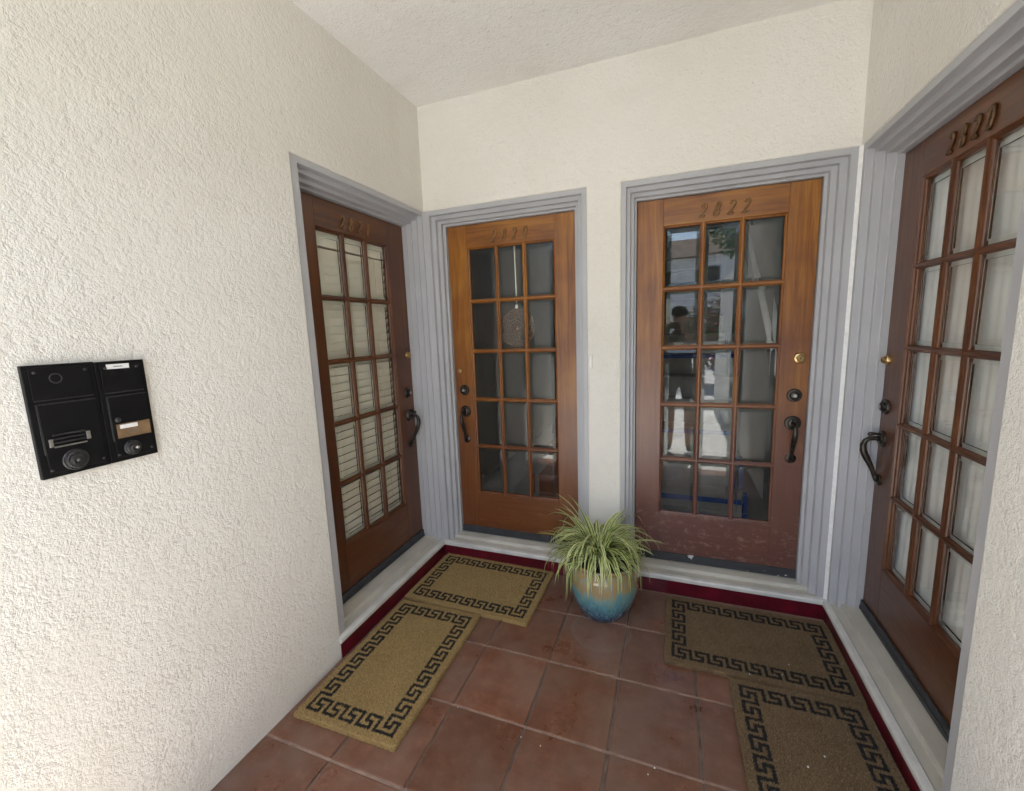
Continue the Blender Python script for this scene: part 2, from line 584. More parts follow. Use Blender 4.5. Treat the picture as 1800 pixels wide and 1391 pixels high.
def frame(loc, rz, w, d, kl, kr, label):
    """local: x along the opening 0..w, y into the wall from the stucco plane, z up"""
    root = thing(empty('door_frame', loc, rz), label, 'door frame', 'grey stepped door frames')
    z0 = 0.112
    kt = HF - ZT
    sc = d / .109
    def side(name, pts):
        mb = MB()
        vs, fs = [], []
        for (u, q) in PROF:
            vs += pts(u, q * (sc if q < .15 else 1))
        for i in range(len(PROF) - 1):
            fs.append((i * 2, i * 2 + 1, i * 2 + 3, i * 2 + 2))
        n = len(PROF)
        mb.add(vs, fs)
        mb.build(name, M['trim'], root)
    side('jamb', lambda u, q: [(-u * kl, q, z0), (-u * kl, q, ZT + u * kt)])
    side('jamb', lambda u, q: [(w + u * kr, q, z0), (w + u * kr, q, ZT + u * kt)])
    side('head', lambda u, q: [(-u * kl, q, ZT + u * kt), (w + u * kr, q, ZT + u * kt)])
    return root

DOORS = {
    # name: world x/y of the left door edge, width, glass from, glass to, depth, rotation
    'bl': dict(o=(0.098, DB), w=.828, g0=.143, g1=.690, rz=0),
    'br': dict(o=(1.264, DB), w=.845, g0=.149, g1=.702, rz=0),
    'l': dict(o=(-DL, -.874), w=.830, g0=.126, g1=.655, rz=PI / 2),
    'r': dict(o=(W + DR, -.088), w=.835, g0=.163, g1=.700, rz=-PI / 2),
}
fbl = frame((0.098, 0, 0), 0, .828, DB, .098, .082, 'grey stepped frame around the orange brown door beside the inner left corner')
fbr = frame((1.264, 0, 0), 0, .845, DB, .071, .107, 'grey stepped frame with a white caulk seam around the worn brown door behind the plant')
frame((0, -.874, 0), PI / 2, .830, DL, .122, .044, 'grey stepped frame around the door with the cream blind')
frame((W, -.088, 0), -PI / 2, .835, DR, .088, .125, 'grey stepped frame around the white curtained door at the photo edge')
# caulk seam in the corner (child of the back right frame)
mb = MB()
cx, cy = W - 1.264, 0.0
mb.add([(cx - .007, .0065, .116), (cx + .0065, -.0065, .116), (cx + .0075, .0075, .116),
        (cx - .007, .0065, HF), (cx + .0065, -.0065, HF), (cx + .0075, .0075, HF)],
       [(0, 1, 4, 3), (1, 2, 5, 4), (2, 0, 3, 5), (0, 2, 1), (3, 4, 5)])
mb.build('caulk_seam', M['caulk'], fbr)
mb = MB()
mb.add([(-.098 + .006, .0068, .116), (-.098 - .0068, -.006, .116), (-.098 - .0075, .0075, .116),
        (-.098 + .006, .0068, HF), (-.098 - .0068, -.006, HF), (-.098 - .0075, .0075, HF)],
       [(0, 1, 4, 3), (1, 2, 5, 4), (2, 0, 3, 5), (0, 2, 1), (3, 4, 5)])
mb.build('caulk_seam', M['trim'], fbl)
for name in ():
    pass

# ------------------------------------------------------------------ numerals
def arc(cx, cz, rx, rz, a0, a1, k=9):
    return [(cx + rx * math.cos(math.radians(a0 + (a1 - a0) * i / k)), cz + rz * math.sin(math.radians(a0 + (a1 - a0) * i / k))) for i in range(k + 1)]

GL = {
    '0': [[p for p in arc(.30, .5, .25, .47, 90, 450, 20)]],
    '1': [[(.12, .74), (.22, .82), (.34, .98), (.34, .5), (.34, .04)], [(.16, .04), (.34, .04), (.52, .04)]],
    '2': [arc(.30, .72, .23, .25, 170, -30, 9) + [(.36, .40), (.16, .16), (.06, .04)],
          [(.06, .05), (.18, .11), (.32, .05), (.45, .03), (.54, .14)]],
    '8': [arc(.30, .74, .18, .22, -90, 270, 16), arc(.30, .26, .24, .25, 90, 450, 16)],
}
def numerals(text, parent, cx, z, yface, nm, pitch=.066, h=.068):
    root = link('house_number', None, parent)
    root.empty_display_size = .02
    x = cx - pitch * (len(text) - 1) / 2 - .02
    for ch in text:
        mb = MB()
        for st in GL[ch]:
            pts = [(x + (p[0] * .70 + (p[1] - .5) * .22) * h, yface - .004, z + p[1] * h) for p in st]
            k = len(pts)
            loop = pts[0] == pts[-1] or ch in '08'
            rad = []
            for i in range(k):
                a, b = pts[max(0, i - 1)], pts[min(k - 1, i + 1)]
                vert = abs(b[2] - a[2]) / (math.hypot(b[0] - a[0], b[2] - a[2]) + 1e-9)
                rad.append(.0026 + .0028 * vert)
            mb.tube(pts, rad, seg=8)
        mb.build('numeral', nm, root)
        x += pitch
    return root

# ------------------------------------------------------------------ doors
def make_door(key, number, label, cols, wear, hand, brass_z, bolt_z, hx, brassx, brass_r=.022):
    D = DOORS[key]
    w, g0, g1 = D['w'], D['g0'], D['g1']
    root = thing(empty('door', (D['o'][0], D['o'][1], ZB), D['rz']), label, 'door', 'wooden glazed doors')
    cols = dict(cols, scuff=.62 if key == 'br' else .12)
    wv = wood('door wood upright ' + key, axis='z', wear=wear, **cols)
    wh = wood('door wood level ' + key, axis='x', wear=wear, **cols)
    gz0, gz1, hh = .284, 1.880, ZT - ZB
    T = .045
    z0 = .004
    mb = MB()
    # stiles and rails, butted with a hairline joint
    gap = .0006
    mb.box((0.003, 0, z0), (g0 - .012, T, hh - .003), 0, .0015)
    mb.box((g1 + .012, 0, z0), (w - .003, T, hh - .003), 0, .0015)
    mb.box((g0 - .012 + gap, .0004, z0), (g1 + .012 - gap, T, gz0 - .012), 1, .0012)
    mb.box((g0 - .012 + gap, .0004, gz1 + .012), (g1 + .012 - gap, T, hh - .003), 1, .0012)
    mb.build('leaf', [wv, wh], root)
    # glazing bars: moulded section, plus the moulding round the outside
    mb = MB()
    cw, rh = (g1 - g0) / 3, (gz1 - gz0) / 5
    sec = [(-.0135, .022), (-.0135, .016), (-.011, .0125), (-.0065, .0095), (-.0055, .004), (-.003, .0025),
           (.003, .0025), (.0055, .004), (.0065, .0095), (.011, .0125), (.0135, .016), (.0135, .022), (.010, .030), (-.010, .030)]
    def bar(p0, p1, vert, mi, off=0.0):
        vs = []
        for a in (p0, p1):
            for s, q in sec:
                vs.append((a[0] + s, q + off, a[1]) if vert else (a[0], q + off, a[1] + s))
        k = len(sec)
        fs = [(i, (i + 1) % k, (i + 1) % k + k, i + k) for i in range(k)]
        mb.add(vs, fs, mi)
    for c in (1, 2):
        bar((g0 + cw * c, gz0 - .01), (g0 + cw * c, gz1 + .01), True, 0)
    for r_ in range(1, 5):
        z = gz0 + rh * r_
        for c in range(3):
            a = g0 + cw * c + (.0015 if c else -.010)
            b = g0 + cw * (c + 1) - (.0015 if c < 2 else -.010)
            bar((a, z), (b, z), False, 1, .0006)
    hs = [(.0, .0015), (.002, .003), (.004, .009), (.0095, .0122), (.012, .016), (.012, .03), (-.002, .03), (-.002, .0015)]
    def edge(p0, p1, vert, sg, mi):
        vs = []
        for a, mit in ((p0, 1), (p1, -1)):
            for s, q in hs:
                if vert:
                    vs.append((a[0] + sg * s, q, a[1] + mit * s))
                else:
                    vs.append((a[0] + mit * s, q, a[1] + sg * s))
        k = len(hs)
        mb.add(vs, [(i, (i + 1) % k, (i + 1) % k + k, i + k) for i in range(k)], mi)
    e = .012
    edge((g0 - e, gz0 - e), (g0 - e, gz1 + e), True, 1, 0)
    edge((g1 + e, gz0 - e), (g1 + e, gz1 + e), True, -1, 0)
    edge((g0 - e, gz0 - e), (g1 + e, gz0 - e), False, 1, 1)
    edge((g0 - e, gz1 + e), (g1 + e, gz1 + e), False, -1, 1)
    mb.build('glazing_bars', [wv, wh], root)
    # bevelled panes
    mb = MB()
    for c in range(3):
        for r_ in range(5):
            x0, x1 = g0 + cw * c + .009, g0 + cw * (c + 1) - .009
            za, zb = gz0 + rh * r_ + .009, gz0 + rh * (r_ + 1) - .009
            bv, f0, f1 = .021, .0195, .0166
            tx, tz = rng.uniform(-.0007, .0007), rng.uniform(-.0007, .0007)
            def Y(x, z, y):
                return y + tx * (x - x0) / (x1 - x0) + tz * (z - za) / (zb - za)
            outer = [(x0, za), (x1, za), (x1, zb), (x0, zb)]
            inner = [(x0 + bv, za + bv), (x1 - bv, za + bv), (x1 - bv, zb - bv), (x0 + bv, zb - bv)]
            ib = .0004
            i2 = [(x0 + bv + ib, za + bv + ib), (x1 - bv - ib, za + bv + ib), (x1 - bv - ib, zb - bv - ib), (x0 + bv + ib, zb - bv - ib)]
            vs = [(p[0], Y(p[0], p[1], f1), p[1]) for p in i2] + [(p[0], Y(p[0], p[1], .0225), p[1]) for p in i2]
            mb.add(vs, [(0, 1, 2, 3), (4, 7, 6, 5)], 0)
            vs = [(p[0], Y(p[0], p[1], f0), p[1]) for p in outer] + [(p[0], Y(p[0], p[1], f1), p[1]) for p in inner] + \
                 [(p[0], Y(p[0], p[1], .0225), p[1]) for p in outer] + [(p[0], Y(p[0], p[1], .0225), p[1]) for p in inner]
            fs = []
            for i in range(4):
                j = (i + 1) % 4
                fs += [(i, j, j + 4, i + 4), (i + 8, i + 12, j + 12, j + 8)]
            mb.add(vs, fs, 1)
    mb.build('glass_panes', [M['glass'], M['prism']], root, fix=False)
    # weather strip along the foot
    mb = MB()
    mb.box((.004, -.010, -.012), (w - .004, -.0005, .034), 0, .002)
    mb.box((.004, -.013, -.012), (w - .004, -.0105, .006), 0)
    mb.build('door_sweep', M['sweep_chipped' if key == 'br' else 'sweep'], root)
    # locks and grip
    def disc(name, x, z, r, prof, m, parent=root):
        b_ = MB()
        b_.lathe([(r * a, h) for a, h in prof], (x, 0, z), '-y', 0, 28)
        return b_.build(name, m, parent, auto=35)
    bx, sg = hx, hand
    o = disc('deadbolt', brassx, brass_z, brass_r, [(1, -.002), (1, .004), (.86, .012), (.62, .014), (.60, .022), (.5, .024), (0, .024)], M['brass'])
    b_ = MB(); b_.box((brassx - .0015, -.0256, brass_z - .006), (brassx + .0015, -.0236, brass_z + .006))
    b_.build('keyhole', M['black'], o)
    o = disc('deadbolt', bx, bolt_z, .034, [(1, -.002), (1, .005), (.92, .009), (.74, .010), (.70, .007), (.60, .007), (.55, .018), (.42, .021), (0, .022)], M['bronze'])
    b_ = MB(); b_.lathe([(.0085, .0), (.0085, .0245), (0, .0245)], (bx, 0, bolt_z), '-y', 0, 20)
    b_.build('lock_cylinder', M['steel'], o, auto=35)
    h = link('door_handle', None, root)
    h.empty_display_size = .03
    zt = bolt_z - .145
    disc('rosette', bx, zt, .038, [(1, -.002), (1, .004), (.9, .009), (.66, .010), (.6, .014), (.5, .016), (0, .016)], M['bronze'], h)
    disc('rosette', bx, zt - .19, .026, [(1, -.002), (1, .004), (.85, .008), (.6, .010), (0, .012)], M['bronze'], h)
    b_ = MB()
    pts = [(bx, -.008, zt - .002), (bx, -.028, zt + .001), (bx, -.050, zt - .002), (bx, -.063, zt - .013), (bx, -.069, zt - .032),
           (bx, -.067, zt - .055), (bx, -.057, zt - .082), (bx, -.044, zt - .108), (bx, -.032, zt - .134), (bx, -.023, zt - .158),
           (bx, -.016, zt - .178), (bx, -.008, zt - .190)]
    rad = [.012, .0095, .0095, .0105, .0122, .0135, .0138, .0122, .0102, .0085, .0090, .013]
    b_.tube(pts, rad, seg=14)
    b_.build('grip', M['bronze'], h)
    b_ = MB()
    b_.tube([(bx, -.012, zt + .020), (bx, -.030, zt + .022), (bx, -.046, zt + .020), (bx, -.054, zt + .015)], [.005, .006, .010, .006], seg=10, flat=1.0)
    b_.build('thumb_latch', M['bronze'], h)
    numerals(number, root, (g0 + g1) / 2 + .01, 2.075 - ZB, 0.0, M['darkbrass' if key == 'r' else 'dullbrass'])
    return root

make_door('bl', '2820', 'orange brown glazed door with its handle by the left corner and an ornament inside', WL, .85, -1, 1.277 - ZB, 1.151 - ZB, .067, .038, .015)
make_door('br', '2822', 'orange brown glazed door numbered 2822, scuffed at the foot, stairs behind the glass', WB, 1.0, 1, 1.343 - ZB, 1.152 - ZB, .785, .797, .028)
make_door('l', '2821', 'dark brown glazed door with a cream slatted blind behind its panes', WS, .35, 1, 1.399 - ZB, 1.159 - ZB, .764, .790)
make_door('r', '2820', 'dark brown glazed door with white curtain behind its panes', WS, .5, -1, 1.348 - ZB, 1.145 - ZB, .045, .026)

# ------------------------------------------------------------------ what hangs behind the glass
def make_blind():
    x = -DL - .048
    root = thing(empty('window_blind', (x, -.48, 0)), 'cream slatted blind hanging behind the panes of the dark brown door', 'blind')
    mb = MB()
    y0, y1 = -.315, .268
    mb.box((-.02, y0, 1.975), (.012, y1, 2.065), 0, .003)
    mb.build('headrail', M['blind'], root)
    mb = MB()
    z = 1.945
    while z > .36:
        t = math.radians(73 + rng.uniform(-2.5, 2.5))
        hw = .0223
        dx, dz = hw * math.cos(t), hw * math.sin(t)
        nx, nz = -math.sin(t) * .0013, math.cos(t) * .0013
        sag = rng.uniform(-.0012, .0012)
        P = [(dx + nx, dz + nz), (-dx + nx, -dz + nz), (-dx - nx, -dz - nz), (dx - nx, dz - nz)]
        vs = [(p[0], y0, z + p[1] + sag) for p in P] + [(p[0], y1, z + p[1] - sag) for p in P]
        mb.add(vs, [(0, 1, 5, 4), (1, 2, 6, 5), (2, 3, 7, 6), (3, 0, 4, 7), (0, 3, 2, 1), (4, 5, 6, 7)])
        z -= .0425
    mb.build('slats', M['blind'], root)
    mb = MB()
    for y in (y0 + .07, (y0 + y1) / 2 - .02, y1 - .09):
        mb.tube([(.016, y, 1.98), (.016, y, .36)], .0012, seg=6)
    mb.build('ladder_cords', M['cord'], root)
make_blind()

def make_curtain():
    x = W + DR + .055
    root = thing(empty('curtain', (x, -.5, 0)), 'white cloth curtain hanging in loose folds behind the glass of the dark brown door', 'curtain')
    mb = MB()
    nx, nz = 150, 14
    vs, fs = [], []
    for s in (0, 1):
        for j in range(nz + 1):
            z = 2.12 - 1.80 * j / nz
            for i in range(nx + 1):
                y = -.34 + .68 * i / nx
                a = .0028 * math.sin(y * 41 + .9 * math.sin(y * 17)) + .0014 * math.sin(y * 131 + 1.0) + .004 * math.sin(z * 3 + y * 20)
                vs.append((a * (0.6 + .4 * j / nz) + s * .0012, y, z))
    k = (nx + 1) * (nz + 1)
    for s in (0, 1):
        for j in range(nz):
            for i in range(nx):
                a = s * k + j * (nx + 1) + i
                fs.append((a, a + 1, a + nx + 2, a + nx + 1))
    mb.add(vs, fs, 0, True)
    mb.build('cloth', M['curtain'], root)
    mb = MB()
    mb.tube([(0, -.37, 2.12), (0, .37, 2.12)], .008, seg=10)
    mb.build('rod', M['whitepaint'], root)
make_curtain()

def make_ornament():
    y = DB + .052
    root = thing(empty('hanging_ornament', (.535, y, 1.70)), 'round brown woven ornament hanging on a cream cord inside the glazed door', 'ornament')
    mb = MB()
    mb.tube([(-.004, 0, .36), (-.002, 0, .15), (0, 0, .0)], .0042, seg=8)
    mb.lathe([(0, -.035), (.009, -.03), (.010, -.018), (.006, -.008), (0, -.006)], (0, 0, 0), 'z', 0, 12)
    mb.build('cord', M['cord'], root)
    mb = MB()
    cz = -.155
    for r in (.030, .046, .062, .078, .092, .104, .113):
        k = 36
        pts = [((r + .004 * math.sin(6 * a + r * 90)) * math.cos(a), 0, cz + (r + .004 * math.sin(6 * a + r * 90)) * 1.05 * math.sin(a)) for a in [2 * PI * i / k for i in range(k + 1)]]
        mb.tube(pts, .0026, seg=6)
    for q in range(12):
        a = 2 * PI * q / 12
        mb.tube([(.012 * math.cos(a), 0, cz + .012 * math.sin(a)), (.112 * math.cos(a + .25), 0, cz + .112 * math.sin(a + .25))], .0018, seg=6)
    mb.lathe([(0, -.004), (.014, -.004), (.014, .004), (0, .004)], (0, 0, cz), '-y', 0, 16)
    mb.build('woven_ring', M['thread'], root)
make_ornament()

# ------------------------------------------------------------------ rooms behind the doors
def room(x0, x1, y0, y1, z0, z1, name, m, wz0, wz1):
    t = .08
    mb = MB()
    mb.box((x0 - t, y0, z0 - t), (x0, y1, z1))
    mb.box((x1, y0, z0 - t), (x1 + t, y1, z1))
    mb.box((x0 - t, y1, z0 - t), (x1 + t, y1 + t, wz0))
    mb.box((x0 - t, y1, wz1), (x1 + t, y1 + t, z1))  # unseen gap left below this piece, added to let skylight into the hall
    mb.box((x0, y0, z0 - t), (x1, y1, z0))
    mb.box((x0 - t, y0, z1), (x1 + t, y1 + t, z1 + t))
    mb.box((x0, y0, 2.5), (x1, y0 + .06, z1))
    return structure(mb.build(name, m))
room(-.2, 1.03, .24, 4.2, .14, 4.0, 'hallway', M['hallwall'], 3.0, 3.5)
room(1.19, 2.15, .24, 5.2, .14, 5.4, 'hallway', M['hallwall'], 3.6, 4.8)
def dark_room(name, x0, x1):
    mb = MB()
    mb.box((x0, -1.1, .14), (x1, -1.04, 2.4)); mb.box((x0, .02, .14), (x1, .08, 2.4))
    mb.box((x0, -1.04, 2.3), (x1, .02, 2.4)); mb.box((x0, -1.04, .1), (x1, .02, .139))
    xb = x0 if x0 < 0 else x1
    mb.box((xb - .02, -1.04, .1), (xb + .02, .02, 2.4))
    structure(mb.build(name, M['hallwall']))
dark_room('room', -1.4, -.27)
dark_room('room', W + .27, W + 1.5)

def staircase(x0, x1, ys, z0, n, run, rise, m, label, stringer=None):
    root = thing(empty('staircase', ((x0 + x1) / 2, ys, z0)), label, 'staircase')
    mb = MB()
    hw = (x1 - x0) / 2
    for i in range(n):
        mb.box((-hw, i * run, i * rise), (hw, i * run + .02, (i + 1) * rise - .03))
        mb.box((-hw, i * run - .025, (i + 1) * rise - .03), (hw, (i + 1) * run - .0005, (i + 1) * rise), 0, .004)
    mb.build('steps', m, root)
    return root
st = staircase(1.20, 1.93, .75, .14, 14, .245, .185, M['stairlight'], 'pale wooden stairs climbing inside the door numbered 2822')
for i in (0, 2, 5):
    mb = MB()
    mb.box((-.36, i * .245 - .0275, (i + 1) * .185 - .034), (.36, i * .245 - .0255, (i + 1) * .185 + .001))
    mb.build('masking_tape', M['tape'], st)
for i in range(7):
    z = .185 * (i + 1) + .003
    mb = MB()
    mb.box((.372, i * .245 - .02, z - .2), (.395, i * .245 + .05, z + .03))
    mb.build('masking_tape', M['tape'], st)
mb = MB()
mb.tube([(.50, -.28, 1.0), (.50, 2.9, 1.0 + 3.18 * .755)], .022, seg=10)
mb.build('handrail', M['whitepaint'], st)
staircase(.42, 1.02, .9, .14, 12, .25, .185, M['stairred'], 'dark red brown stairs climbing inside the door with the ornament')

# ------------------------------------------------------------------ coir doormats
def coir(name, c, dark):
    m, n, b = mat(name)
    v = coords(n)
    f = noise(n, v, 330, 3, 0.7)
    big = noise(n, v, 7, 4)
    col = ramp(n, f, [(0.28, [x * .5 for x in c]), (0.5, c), (0.75, [min(1, x * 1.45) for x in c])])
    col = mix(n, ramp(n, big, [(0.35, 0.0), (0.7, 0.4)]), col, dark)
    L(n, col, b.inputs['Base Color'])
    b.inputs['Roughness'].default_value = 0.95
    bump(n, b, f, 0.8, 0.004)
    return m
M['coir'] = coir('golden coir', (0.36, 0.245, 0.095), (0.25, 0.16, 0.055))
M['coir_dark'] = coir('darker coir', (0.185, 0.120, 0.058), (0.10, 0.062, 0.030))  # darker, browner coir colour used on two of the mats
M['coir_pale'] = plain('pale coir fibre', (0.50, 0.37, 0.17), 0.9, var=0.2, vs=200)
M['coir_brown'] = plain('brown coir fibre', (0.17, 0.10, 0.035), 0.9, var=0.2, vs=200)
M['coir_dark_pale'] = plain('muted coir fibre', (0.26, 0.19, 0.11), 0.9, var=0.2, vs=200)
M['coir_dark_brown'] = plain('dark muted coir fibre', (0.075, 0.048, 0.024), 0.9, var=0.2, vs=200)
M['coirblack'] = plain('black coir', (0.012, 0.011, 0.010), 0.95, var=0.3, vs=300)

ML, MW_, MT = .755, .49, .021
def key_segments():
    """centre lines of the key border, mat centred on the origin; list of (x0,y0,x1,y1)"""
    cell = .0131
    mx, my = ML / 2 - .036, MW_ / 2 - .036
    segs = []
    corners = [(-mx, -my), (mx, -my), (mx, my), (-mx, my)]
    for k in range(4):
        ax, ay = corners[k]
        bx, by = corners[(k + 1) % 4]
        ln = math.hypot(bx - ax, by - ay)
        dx, dy = (bx - ax) / ln, (by - ay) / ln
        nx, ny = -dy, dx
        cells = 54 if k % 2 == 0 else 30
        cs = ln / cells
        pts = [(0, 4), (4, 4)]
        s = 4
        while True:
            pts += [(s, 2), (s - 2, 2), (s - 2, 0), (s + 2, 0), (s + 2, 4)]
            if s + 2 >= cells - 6:
                break
            s += 6
            pts.append((s, 4))
        pts.append((cells, 4))
        P = [(ax + dx * a * cs + nx * (4 - t) * cell, ay + dy * a * cs + ny * (4 - t) * cell) for a, t in pts]
        segs += [(*P[i], *P[i + 1]) for i in range(len(P) - 1)]
    return segs, cell

def make_mat_mesh():
    segs, cell = key_segments()
    hw = cell * .50
    boxes = [(min(a, c) - hw, min(b, d) - hw, max(a, c) + hw, max(b, d) + hw) for a, b, c, d in segs]
    r = random.Random(3)
    def black(x, y, j=.0007):
        x += r.gauss(0, j); y += r.gauss(0, j)
        for q in boxes:
            if q[0] <= x <= q[2] and q[1] <= y <= q[3]:
                return True
        return False
    mb = MB()
    st = .0031
    nx, ny = int(ML / st), int(MW_ / st)
    vs = []
    for j in range(ny + 1):
        for i in range(nx + 1):
            x, y = -ML / 2 + ML * i / nx, -MW_ / 2 + MW_ * j / ny
            e = i in (0, nx) or j in (0, ny)
            vs.append((x + (r.uniform(-.002, .002) if e else 0), y + (r.uniform(-.002, .002) if e else 0), (MT - .006 if e else MT + r.uniform(-.0018, .0018))))
    k = len(vs)
    fs, mi = [], []
    for j in range(ny):
        for i in range(nx):
            a = j * (nx + 1) + i
            fs.append((a, a + 1, a + nx + 2, a + nx + 1))
            mi.append(1 if black(-ML / 2 + ML * (i + .5) / nx, -MW_ / 2 + MW_ * (j + .5) / ny) else 0)
    mb.v += vs; mb.f += fs; mb.mi += mi; mb.sm += [False] * len(fs)
    # skirt
    ring = [j * (nx + 1) for j in range(ny + 1)][::-1] + list(range(1, nx + 1)) + [j * (nx + 1) + nx for j in range(1, ny + 1)] + [ny * (nx + 1) + i for i in range(nx - 1, 0, -1)]
    base = [(vs[i][0], vs[i][1], .0005) for i in ring]
    q = len(ring)
    k0 = len(mb.v)
    mb.v += base
    for i in range(q):
        mb.f.append((ring[i], ring[(i + 1) % q], k0 + (i + 1) % q, k0 + i)); mb.mi.append(0); mb.sm.append(False)
    # fibre tips standing out of the pile
    for _ in range(46000):
        x, y = r.uniform(-ML / 2, ML / 2), r.uniform(-MW_ / 2, MW_ / 2)
        m_ = 1 if black(x, y, .0012) else r.choice((0, 0, 2, 2, 3))
        a = r.uniform(0, 2 * PI); l = r.uniform(.0025, .0070); t = r.uniform(.5, 1.4)
        w = .0011
        dx, dy = math.cos(a), math.sin(a)
        z = MT - .001
        mb.add([(x - dy * w, y + dx * w, z), (x + dy * w, y - dx * w, z), (x + dx * l * t, y + dy * l * t, z + l)], [(0, 1, 2)], m_)
    # fibres along the cut edges
    for _ in range(5000):
        s = r.random() * 2 * (ML + MW_)
        if s < ML: x, y, ox, oy = -ML / 2 + s, -MW_ / 2, 0, -1
        elif s < ML + MW_: x, y, ox, oy = ML / 2, -MW_ / 2 + s - ML, 1, 0
        elif s < 2 * ML + MW_: x, y, ox, oy = ML / 2 - (s - ML - MW_), MW_ / 2, 0, 1
        else: x, y, ox, oy = -ML / 2, MW_ / 2 - (s - 2 * ML - MW_), -1, 0
        z = r.uniform(.001, MT - .002); l = r.uniform(.002, .006)
        sx, sy = r.uniform(-.003, .003), r.uniform(-.003, .003)
        mb.add([(x, y, z - .0006), (x, y, z + .0006), (x + ox * l + sx, y + oy * l + sy, z + r.uniform(-.002, .003))], [(0, 1, 2)], r.choice((0, 2, 3)))
    me = bpy.data.meshes.new('doormat')
    me.from_pydata(mb.v, [], mb.f)
    for k_ in ('coir', 'coirblack', 'coir_pale', 'coir_brown'):
        me.materials.append(M[k_])
    me.polygons.foreach_set('material_index', mb.mi)
    me.update()
    return me
mat_me = make_mat_mesh()
def place_mat(x, y, rz, dark_coir, label, sx=1, sy=1, tilt=(0, 0), z=0):
    o = link('doormat', mat_me)
    o.location = (x, y, z)
    o.rotation_euler = (tilt[0], tilt[1], rz)
    o.scale = (sx, sy, 1)
    if dark_coir:
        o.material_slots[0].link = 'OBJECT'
        o.material_slots[0].material = M['coir_dark']
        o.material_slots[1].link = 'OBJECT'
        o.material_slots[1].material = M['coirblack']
        for k_, nm_ in ((2, 'coir_dark_pale'), (3, 'coir_dark_brown')):
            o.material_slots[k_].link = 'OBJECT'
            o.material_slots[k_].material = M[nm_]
    thing(o, label, 'doormat', 'coir doormats with key borders')
place_mat(.278, -.930, math.radians(-89.3), False, 'golden coir mat with black key border lying along the long stucco wall', 1.03, .985, z=.001)
place_mat(.402, -.262, math.radians(-1.0), False, 'golden coir mat with black key border in the inner left corner beside the plant pot', 1.0, 1.04)
place_mat(1.832, -.310, math.radians(-.2), True, 'darker coir mat with black key border below the stair door', 1.0, 1.02)
place_mat(1.963, -.965, math.radians(90.8), True, 'darker coir mat cut off by the bottom of the photo', 1.03, .98, z=.001)

# ------------------------------------------------------------------ flower pot and spider plant
def glaze():
    m, n, b = mat('dripped glaze')
    tc = N(n, 'ShaderNodeTexCoord')
    sep = N(n, 'ShaderNodeSeparateXYZ')
    L(n, tc.outputs['Object'], sep.inputs[0])
    v = coords(n, (1, 1, .12))
    v2 = coords(n)
    streak = noise(n, v, 36, 4, .6)
    streak2 = noise(n, v, 90, 3, .6)
    drip = noise(n, v2, 7, 3)
    h = math_(n, 'ADD', sep.outputs[2], math_(n, 'MULTIPLY_ADD', streak, .16, -.08))
    h = math_(n, 'ADD', h, math_(n, 'MULTIPLY_ADD', drip, .10, -.05))
    h = math_(n, 'MULTIPLY', h, 1 / .40)
    col = ramp(n, h, [(0.0, (0.012, 0.040, 0.10)), (0.14, (0.030, 0.105, 0.17)), (0.34, (0.08, 0.23, 0.27)), (0.46, (0.17, 0.28, 0.24)),
                      (0.52, (0.32, 0.23, 0.10)), (0.80, (0.34, 0.22, 0.085)), (0.97, (0.20, 0.11, 0.05))])
    col = mix(n, ramp(n, streak2, [(0.5, 0.0), (0.62, 0.55)]), col, (0.13, 0.30, 0.38))
    L(n, col, b.inputs['Base Color'])
    b.inputs['Roughness'].default_value = 0.12
    b.inputs['Coat Weight'].default_value = 1.0
    b.inputs['Coat Roughness'].default_value = 0.06
    bump(n, b, streak, 0.12, 0.003)
    return m
M['glaze'] = glaze()
M['soil'] = plain('potting soil', (0.03, 0.022, 0.016), 0.95, var=0.3, vs=60, bmp=1.0, bs=80)
PX, PY = 1.130, -.258
pot = thing(empty('flower_pot', (PX, PY, 0)), 'round glazed pot fading from ochre rim to blue foot on the tiles', 'flower pot')
mb = MB()
mb.lathe([(0, .003), (.10, .003), (.108, .0), (.116, .004), (.126, .018), (.147, .055), (.166, .098), (.181, .145), (.189, .190), (.189, .230),
          (.182, .266), (.174, .286), (.173, .294), (.179, .302), (.182, .310), (.179, .316), (.171, .317), (.165, .312), (.162, .300),
          (.162, .28), (.0, .275)], (0, 0, 0), 'z', 0, 64)
mb.build('pot_body', M['glaze'], pot)
mb = MB()
mb.lathe([(0, .297), (.08, .295), (.161, .288), (.161, .279), (0, .279)], (0, 0, 0), 'z', 0, 40)
mb.build('soil', M['soil'], pot)

